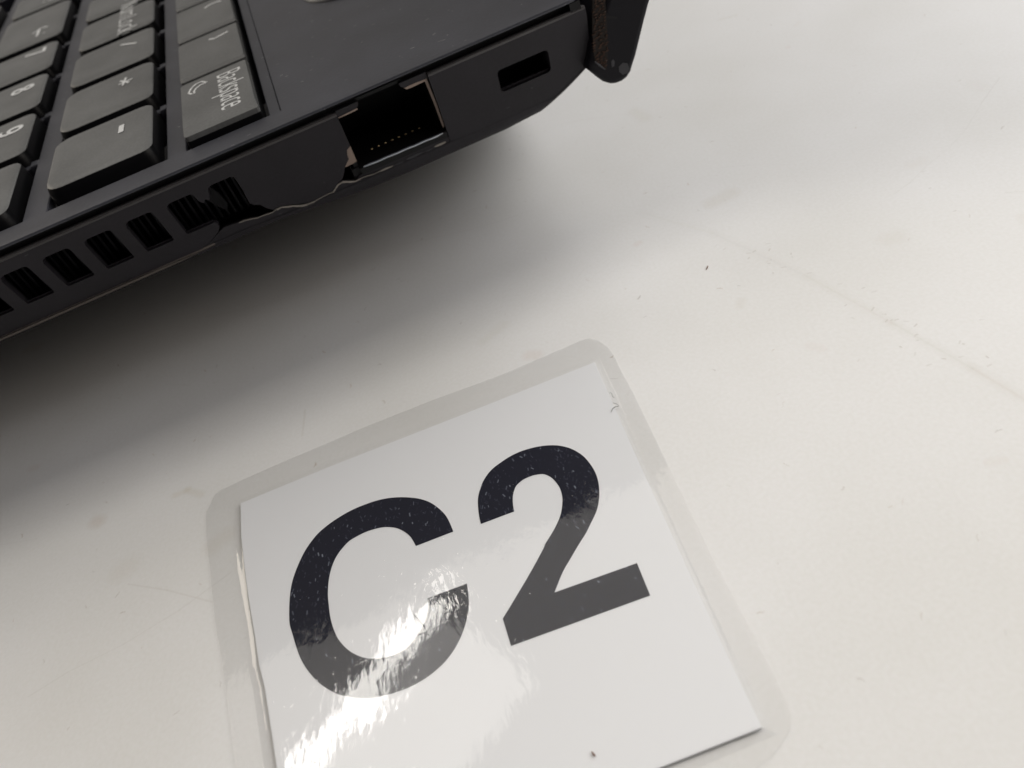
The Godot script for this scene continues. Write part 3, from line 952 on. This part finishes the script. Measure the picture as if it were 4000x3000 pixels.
	quad(st, Vector3(a0.x, a0.y, -16), Vector3(a1.x, a1.y, -16), Vector3(a1.x, a1.y, -335), Vector3(a0.x, a0.y, -335), Vector3(-1, 0.4, 0))
	mesh_node("screen", st, M.screen, lid)


func _along(pts: Array, t: float) -> Vector2:
	var f := t * (pts.size() - 1)
	var i := mini(int(f), pts.size() - 2)
	var a: Vector2 = pts[i]
	return a.lerp(pts[i + 1], f - i)


func build_laptop() -> void:
	var laptop := thing("laptop", "dark charcoal laptop with a broken network socket in its cracked side", "laptop")
	build_wall(laptop)
	build_socket(laptop)
	build_deck(laptop)
	build_keyboard(laptop)
	build_lid(laptop)
	# feet under the case
	for x in [-180.0, 20.0]:
		for z in [-60.0, -300.0]:
			var st := begin()
			box(st, Vector3(x - 12, 0.02, z - 4), Vector3(x + 12, 5.02, z + 4), 0.4)
			mesh_node("rubber_foot", st, M.rubber, laptop)


# ---------------------------------------------------------------- the card
func ray_radius(poly: PackedVector2Array, ang: float) -> float:
	var far := Vector2.from_angle(ang) * 200.0
	var best := 0.0
	for i in poly.size():
		var h = Geometry2D.segment_intersects_segment(Vector2.ZERO, far, poly[i], poly[(i + 1) % poly.size()])
		if h != null:
			best = maxf(best, h.length())
	return best


func build_card() -> void:
	var card := thing("laminated_card", "laminated white card printed C2 in bold black on the tabletop", "card", CARD)
	var paper := PackedVector2Array([Vector2(-20.62, 17.76), Vector2(-20.85, 11.77), Vector2(-21.08, 5.78), Vector2(-21.37, -1.94), Vector2(-21.70, -4.79), Vector2(-21.79, -7.90), Vector2(-22.07, -13.26), Vector2(-22.18, -17.87), Vector2(-22.21, -21.64), Vector2(-21.88, -26.85), Vector2(-10.18, -26.18), Vector2(6.00, -24.85), Vector2(22.92, -23.55), Vector2(21.09, -8.77), Vector2(19.60, 4.19), Vector2(18.50, 13.93), Vector2(17.83, 20.73), Vector2(5.14, 19.75), Vector2(-7.55, 18.77)])
	var outer := PackedVector2Array([Vector2(-17.96, 24.49), Vector2(-21.27, 23.83), Vector2(-23.09, 23.20), Vector2(-23.68, 21.36), Vector2(-24.25, 18.03), Vector2(-24.98, 4.22), Vector2(-25.38, -3.67), Vector2(-25.60, -7.50), Vector2(-26.08, -12.39), Vector2(-26.26, -20.27), Vector2(-26.40, -22.65), Vector2(-26.41, -27.16), Vector2(-26.30, -28.05), Vector2(-25.72, -29.11), Vector2(-25.06, -30.32), Vector2(-24.13, -30.73), Vector2(-23.54, -30.63), Vector2(-21.18, -30.68), Vector2(-16.23, -30.59), Vector2(-5.40, -30.18), Vector2(3.73, -29.49), Vector2(12.71, -28.48), Vector2(20.67, -28.23), Vector2(23.22, -28.13), Vector2(24.06, -27.91), Vector2(24.82, -26.97), Vector2(25.30, -25.28), Vector2(25.36, -23.92), Vector2(25.28, -22.58), Vector2(25.01, -20.71), Vector2(24.72, -17.02), Vector2(24.31, -13.49), Vector2(23.00, -2.63), Vector2(21.93, 6.42), Vector2(21.63, 10.19), Vector2(21.22, 14.43), Vector2(21.00, 16.98), Vector2(20.73, 19.38), Vector2(20.40, 20.66), Vector2(19.76, 21.65), Vector2(18.45, 22.40), Vector2(17.32, 22.88), Vector2(16.10, 22.97), Vector2(15.33, 27.06)])
	var st := begin()
	plate(st, paper, func(p: Vector2) -> Vector3: return Vector3(p.x, 0.30, p.y), func(p: Vector2) -> Vector3: return Vector3(p.x, 0.14, p.y), Vector3.UP)
	mesh_node("paper_insert", st, M.paper, card)
	for g in [["letter_c", PackedVector2Array([Vector2(0.55, -9.52), Vector2(0.52, -10.67), Vector2(0.36, -11.96), Vector2(-0.12, -13.33), Vector2(-0.77, -14.54), Vector2(-1.61, -15.53), Vector2(-2.52, -16.28), Vector2(-3.48, -16.92), Vector2(-4.47, -17.44), Vector2(-5.50, -17.84), Vector2(-6.56, -18.11), Vector2(-7.65, -18.25), Vector2(-8.75, -18.33), Vector2(-9.88, -18.28), Vector2(-11.03, -18.10), Vector2(-12.19, -17.80), Vector2(-13.38, -17.31), Vector2(-14.37, -16.59), Vector2(-15.27, -15.70), Vector2(-16.00, -14.68), Vector2(-16.63, -13.63), Vector2(-17.15, -12.54), Vector2(-17.51, -11.39), Vector2(-17.76, -10.21), Vector2(-17.93, -9.13), Vector2(-18.07, -7.65), Vector2(-17.91, -6.23), Vector2(-17.75, -4.84), Vector2(-17.50, -3.40), Vector2(-17.11, -2.11), Vector2(-16.61, -0.95), Vector2(-15.94, 0.27), Vector2(-14.86, 1.66), Vector2(-14.06, 2.36), Vector2(-13.25, 2.95), Vector2(-12.42, 3.43), Vector2(-11.58, 3.81), Vector2(-10.73, 4.10), Vector2(-9.86, 4.32), Vector2(-8.98, 4.45), Vector2(-8.09, 4.53), Vector2(-7.17, 4.51), Vector2(-6.22, 4.41), Vector2(-5.24, 4.17), Vector2(-4.20, 3.77), Vector2(-3.31, 3.23), Vector2(-2.56, 2.61), Vector2(-1.86, 1.85), Vector2(-1.20, 0.94), Vector2(-0.70, 0.03), Vector2(-0.28, -1.05), Vector2(0.09, -2.96), Vector2(-4.01, -3.37), Vector2(-4.24, -2.39), Vector2(-4.46, -1.85), Vector2(-4.81, -1.27), Vector2(-5.24, -0.74), Vector2(-5.88, -0.13), Vector2(-6.58, 0.35), Vector2(-7.33, 0.68), Vector2(-8.11, 0.79), Vector2(-9.04, 0.73), Vector2(-9.93, 0.46), Vector2(-10.80, 0.06), Vector2(-11.47, -0.38), Vector2(-12.02, -0.94), Vector2(-12.57, -1.62), Vector2(-13.08, -2.51), Vector2(-13.48, -3.52), Vector2(-13.70, -4.49), Vector2(-13.82, -5.54), Vector2(-13.85, -6.57), Vector2(-13.78, -7.67), Vector2(-13.72, -8.52), Vector2(-13.59, -9.40), Vector2(-13.31, -10.57), Vector2(-12.89, -11.70), Vector2(-12.36, -12.66), Vector2(-11.69, -13.44), Vector2(-11.00, -13.96), Vector2(-10.29, -14.35), Vector2(-9.50, -14.49), Vector2(-8.41, -14.54), Vector2(-7.35, -14.40), Vector2(-6.33, -14.09), Vector2(-5.57, -13.65), Vector2(-4.93, -13.12), Vector2(-4.36, -12.36), Vector2(-3.93, -11.52), Vector2(-3.71, -10.68), Vector2(-3.60, -9.88)]), [0, 51, 52, 90]], ["digit_two", PackedVector2Array([Vector2(3.49, -8.89), Vector2(3.61, -9.84), Vector2(3.83, -10.91), Vector2(4.13, -11.96), Vector2(4.48, -12.72), Vector2(4.81, -13.22), Vector2(5.39, -14.01), Vector2(6.16, -14.69), Vector2(6.98, -15.15), Vector2(7.96, -15.43), Vector2(9.04, -15.65), Vector2(10.18, -15.70), Vector2(11.25, -15.56), Vector2(12.27, -15.30), Vector2(13.24, -14.91), Vector2(14.15, -14.37), Vector2(14.81, -13.80), Vector2(15.40, -13.10), Vector2(15.91, -12.19), Vector2(16.26, -11.23), Vector2(16.44, -10.11), Vector2(16.49, -9.02), Vector2(16.38, -7.91), Vector2(16.10, -6.85), Vector2(15.71, -5.88), Vector2(15.29, -5.09), Vector2(14.85, -4.44), Vector2(14.25, -3.78), Vector2(13.49, -3.09), Vector2(12.67, -2.34), Vector2(11.65, -1.59), Vector2(10.17, -0.42), Vector2(9.00, 0.53), Vector2(7.51, 2.13), Vector2(15.63, 3.06), Vector2(15.24, 6.62), Vector2(1.96, 5.19), Vector2(2.14, 2.28), Vector2(4.32, 0.54), Vector2(6.40, -1.17), Vector2(8.66, -3.21), Vector2(7.52, -2.48), Vector2(8.76, -3.35), Vector2(9.93, -4.27), Vector2(10.75, -5.05), Vector2(11.33, -5.73), Vector2(11.84, -6.60), Vector2(12.21, -7.44), Vector2(12.40, -8.26), Vector2(12.45, -9.04), Vector2(12.31, -10.03), Vector2(12.06, -10.74), Vector2(11.64, -11.35), Vector2(11.11, -11.65), Vector2(10.43, -11.85), Vector2(9.57, -11.90), Vector2(8.98, -11.76), Vector2(8.46, -11.52), Vector2(8.02, -11.02), Vector2(7.66, -10.41), Vector2(7.42, -9.74), Vector2(7.24, -9.04), Vector2(7.16, -8.53)]), [0, 33, 34, 35, 36, 37, 62]]]:
		st = begin()
		sheet(st, curve(g[1], g[2]), func(p: Vector2) -> Vector3: return Vector3(p.x, 0.318, p.y), Vector3.UP)
		mesh_node(g[0], st, M.ink, card)
	# the clear pouch: flat over the paper, sloping down round it, sealed to a thin border
	var angles := []
	for i in 300:
		angles.append(TAU * i / 300.0)
	for poly in [paper, outer]:
		for p in poly:
			angles.append(fposmod(p.angle(), TAU))
	angles.sort()
	var rp := []
	var ro := []
	var last := -1.0
	var keep := []
	for a in angles:
		if a - last > 0.0008:
			keep.append(a)
			last = a
	for a in keep:
		rp.append(ray_radius(paper, a))
		ro.append(ray_radius(outer, a))
	var list := []
	for s in [[-0.6, 0.362], [-0.15, 0.36], [0.1, 0.347], [0.45, 0.275], [0.85, 0.205], [1.2, 0.182], [99, 0.17], [100, 0.03]]:
		var ring := []
		for i in keep.size():
			var r: float = rp[i] + s[0] if s[0] < 50 else ro[i] - (0.06 if s[0] == 99 else 0.0)
			if s[0] > 0:
				r = minf(r, ro[i] - (0.06 if s[0] < 100 else 0.0))
			ring.append(Vector3(cos(keep[i]) * r, s[1], sin(keep[i]) * r))
		list.append(ring)
	st = begin()
	fan(st, list[0], Vector3.UP)
	rings(st, list.slice(0, 6), Vector3(0, -60, 0), 1)
	rings(st, list.slice(5, 7), Vector3(0, -60, 0), -1)
	rings(st, list.slice(6, 8), Vector3(0, 0, 0), -1)
	mesh_node("clear_film", st, M.film, card)


# ---------------------------------------------------------------- small loose things
func strand(called: String, label: String, category: String, pts: PackedVector2Array, y: float, r: float, m: Material) -> void:
	var c := Vector3(pts[0].x, 0, pts[0].y)
	var o := Node3D.new()
	var fine := []
	for i in pts.size() - 1:
		for s in 4:
			var p := pts[i].cubic_interpolate(pts[i + 1], pts[maxi(i - 1, 0)], pts[mini(i + 2, pts.size() - 1)], s / 4.0)
			fine.append(Vector3(p.x, y, p.y) - c)
	fine.append(Vector3(pts[-1].x, y, pts[-1].y) - c)
	var st := begin()
	tube(st, fine, r, 6)
	var n := mesh_node(called, st, m, self)
	n.position = c * MM
	n.set_meta("label", label)
	n.set_meta("category", category)


func crumb(called: String, label: String, a: Vector2, b: Vector2, y: float, r: float) -> void:
	var st := begin()
	var d := b - a
	var pts := []
	for i in 7:
		var t := i / 6.0
		pts.append(Vector3(d.x * t, y + r * 0.6, d.y * t))
	var list := []
	for k in 7:
		var ring := []
		var rr := r * maxf(0.12, sqrt(maxf(0.0, 1.0 - pow(k / 3.0 - 1.0, 2.0))))
		var u := Vector3(-d.y, 0, d.x).normalized()
		for i in 8:
			ring.append(pts[k] + (u * cos(TAU * i / 8) + Vector3.UP * sin(TAU * i / 8) * 0.6) * rr)
		list.append(ring)
	for k in 6:
		rings(st, [list[k], list[k + 1]], (pts[k] + pts[k + 1]) * 0.5)
	var n := mesh_node(called, st, M.seed, self)
	n.position = Vector3(a.x, 0, a.y) * MM
	n.set_meta("label", label)
	n.set_meta("category", "crumb")


func build_tabletop() -> void:
	var st := begin()
	box(st, Vector3(-700, -25, -500), Vector3(700, 0, 420), 1.0)
	var top := mesh_node("tabletop", st, M.tabletop, self)
	top.set_meta("kind", "structure")
	top.set_meta("label", "white laminate tabletop with faint stains, scratches and dust")


func area_light(called: String, at: Vector3, size: Vector2, energy: float, col: Color, towards: Vector3, along: Vector3) -> void:
	var l := AreaLight3D.new()
	l.name = called
	l.area_size = size
	l.area_normalize_energy = true
	l.light_energy = energy
	l.light_color = col
	l.area_range = 8.0
	l.area_attenuation = 2.0
	l.shadow_enabled = true
	add_child(l)
	var z := -towards.normalized()
	var x := (along - z * along.dot(z)).normalized()
	l.transform = Transform3D(Basis(x, z.cross(x), z), at)


func _ready() -> void:
	# camera
	var cam := Camera3D.new()
	cam.name = "camera"
	add_child(cam)
	cam.position = Vector3(10.167, 65.829, 97.126) * MM
	cam.rotation_order = EULER_ORDER_YXZ
	cam.rotation = Vector3(-0.757, -0.071, -0.381)
	var lens := CameraAttributesPhysical.new()
	lens.frustum_focal_length = 24.97
	lens.frustum_focus_distance = 0.086
	lens.frustum_near = 0.005
	lens.frustum_far = 20.0
	lens.exposure_aperture = 34.0
	cam.attributes = lens
	cam.keep_aspect = Camera3D.KEEP_HEIGHT
	cam.fov = 51.343
	cam.near = 0.005
	cam.far = 20.0
	cam.current = true
	# surroundings: a dim room
	var env := Environment.new()
	env.background_mode = Environment.BG_COLOR
	env.background_color = Color(0.050, 0.045, 0.050).linear_to_srgb()
	env.tonemap_mode = Environment.TONE_MAPPER_LINEAR
	env.tonemap_exposure = 0.97
	env.sdfgi_enabled = true
	env.ssao_enabled = true
	env.ssil_enabled = true
	var we := WorldEnvironment.new()
	we.name = "environment"
	we.environment = env
	add_child(we)
	# lit ceiling behind the laptop with a brighter lamp in it; unseen fill lights added low behind, right, left and front right
	area_light("ceiling_light", Vector3(0.95, 2.0, -0.93), Vector2(4.2, 1.0), 2.2, Color(1.0, 0.975, 0.935), Vector3(0, -1, 0), Vector3(1, 0, 0))
	area_light("rear_fill_light", Vector3(1.4, 1.1, -1.55), Vector2(1.9, 1.5), 1.6, Color(1.0, 0.985, 0.97), Vector3(-0.6, -0.42, 0.67), Vector3(0.67, 0, 0.6))  # unseen source, added to brighten the table beyond the lid
	area_light("side_fill_light", Vector3(2.0, 1.15, -0.1), Vector2(2.2, 1.5), 0.3, Color(1.0, 1.0, 1.0), Vector3(-0.85, -0.42, 0.05), Vector3(0.05, 0, 0.85))  # weak unseen source, added to lift the shadow near the hinge
	area_light("left_fill_light", Vector3(-1.7, 1.0, -1.2), Vector2(1.2, 1.0), 1.7, Color(1.0, 0.955, 0.89), Vector3(0.7, -0.42, 0.55), Vector3(0.55, 0, -0.7))  # added fill from the left rear, no visible source
	area_light("front_fill_light", Vector3(1.6, 0.9, 1.1), Vector2(1.4, 1.2), 1.1, Color(1.0, 0.965, 0.92), Vector3(-0.75, -0.4, -0.5), Vector3(0.5, 0, -0.75))  # added to lift the shade in front of the side wall, source unseen
	area_light("low_back_fill_light", Vector3(0.2, 0.62, -1.6), Vector2(3.2, 1.1), 0.38, Color(1.0, 0.98, 0.95), Vector3(0, -0.15, 1), Vector3(1, 0, 0))  # broad low fill added behind the laptop, source unseen
	area_light("ceiling_lamp", Vector3(-0.57, 1.93, -1.14), Vector2(0.66, 0.09), 0.34, Color(1.0, 0.985, 0.96), Vector3(0.0, -1, 0), Vector3(-0.86, 0, 0.51))
	area_light("ceiling_fixture", Vector3(-0.54, 1.95, -0.92), Vector2(0.70, 0.34), 0.19, Color(1.0, 0.985, 0.96), Vector3(0.0, -1, 0), Vector3(-0.86, 0, 0.51))
	area_light("right_fill_light", Vector3(2.0, 1.15, -0.45), Vector2(2.6, 1.5), 5.0, Color(1.0, 1.0, 1.0), Vector3(-0.85, -0.42, 0.32), Vector3(0.32, 0, 0.85))  # strong fill added on the right, source unseen

	make_materials()
	M.lid = mat("lid_plastic", Color(0.006, 0.0055, 0.0085), 0.5, 0.3)
	M.seam = mat("seam_rubber", Color(0.022, 0.018, 0.016), 0.8, 0.3)
	build_tabletop()
	build_laptop()
	build_card()
	strand("hair", "thin dark hair curved across the lower bowl of the printed C", "hair", PackedVector2Array([Vector2(-3.74, 51.69), Vector2(-3.44, 52.39), Vector2(-3.16, 53.18), Vector2(-2.93, 54.14), Vector2(-2.97, 55.36)]), 0.385, 0.022, M.hair)
	strand("lint_fibre", "short curled grey fibre at the upper right edge of the card's paper", "fibre", PackedVector2Array([Vector2(24.30, 36.09), Vector2(24.48, 36.00), Vector2(24.51, 36.34), Vector2(24.42, 36.70), Vector2(24.56, 36.94)]), 0.36, 0.034, M.lint)
	strand("lint_fibre", "hooked grey fibre just below another on the card's right border", "fibre", PackedVector2Array([Vector2(24.07, 37.55), Vector2(24.39, 38.07), Vector2(24.35, 38.40), Vector2(23.96, 38.24), Vector2(23.60, 38.41), Vector2(23.34, 38.74)]), 0.36, 0.034, M.lint)
	crumb("crumb", "brown oval crumb on the card near the bottom of the picture", Vector2(7.0, 70.73), Vector2(7.13, 71.27), 0.37, 0.085)
	crumb("crumb", "tiny brown sliver on the tabletop above the card's upper right corner", Vector2(43.43, 23.48), Vector2(44.04, 22.89), 0.0, 0.08)
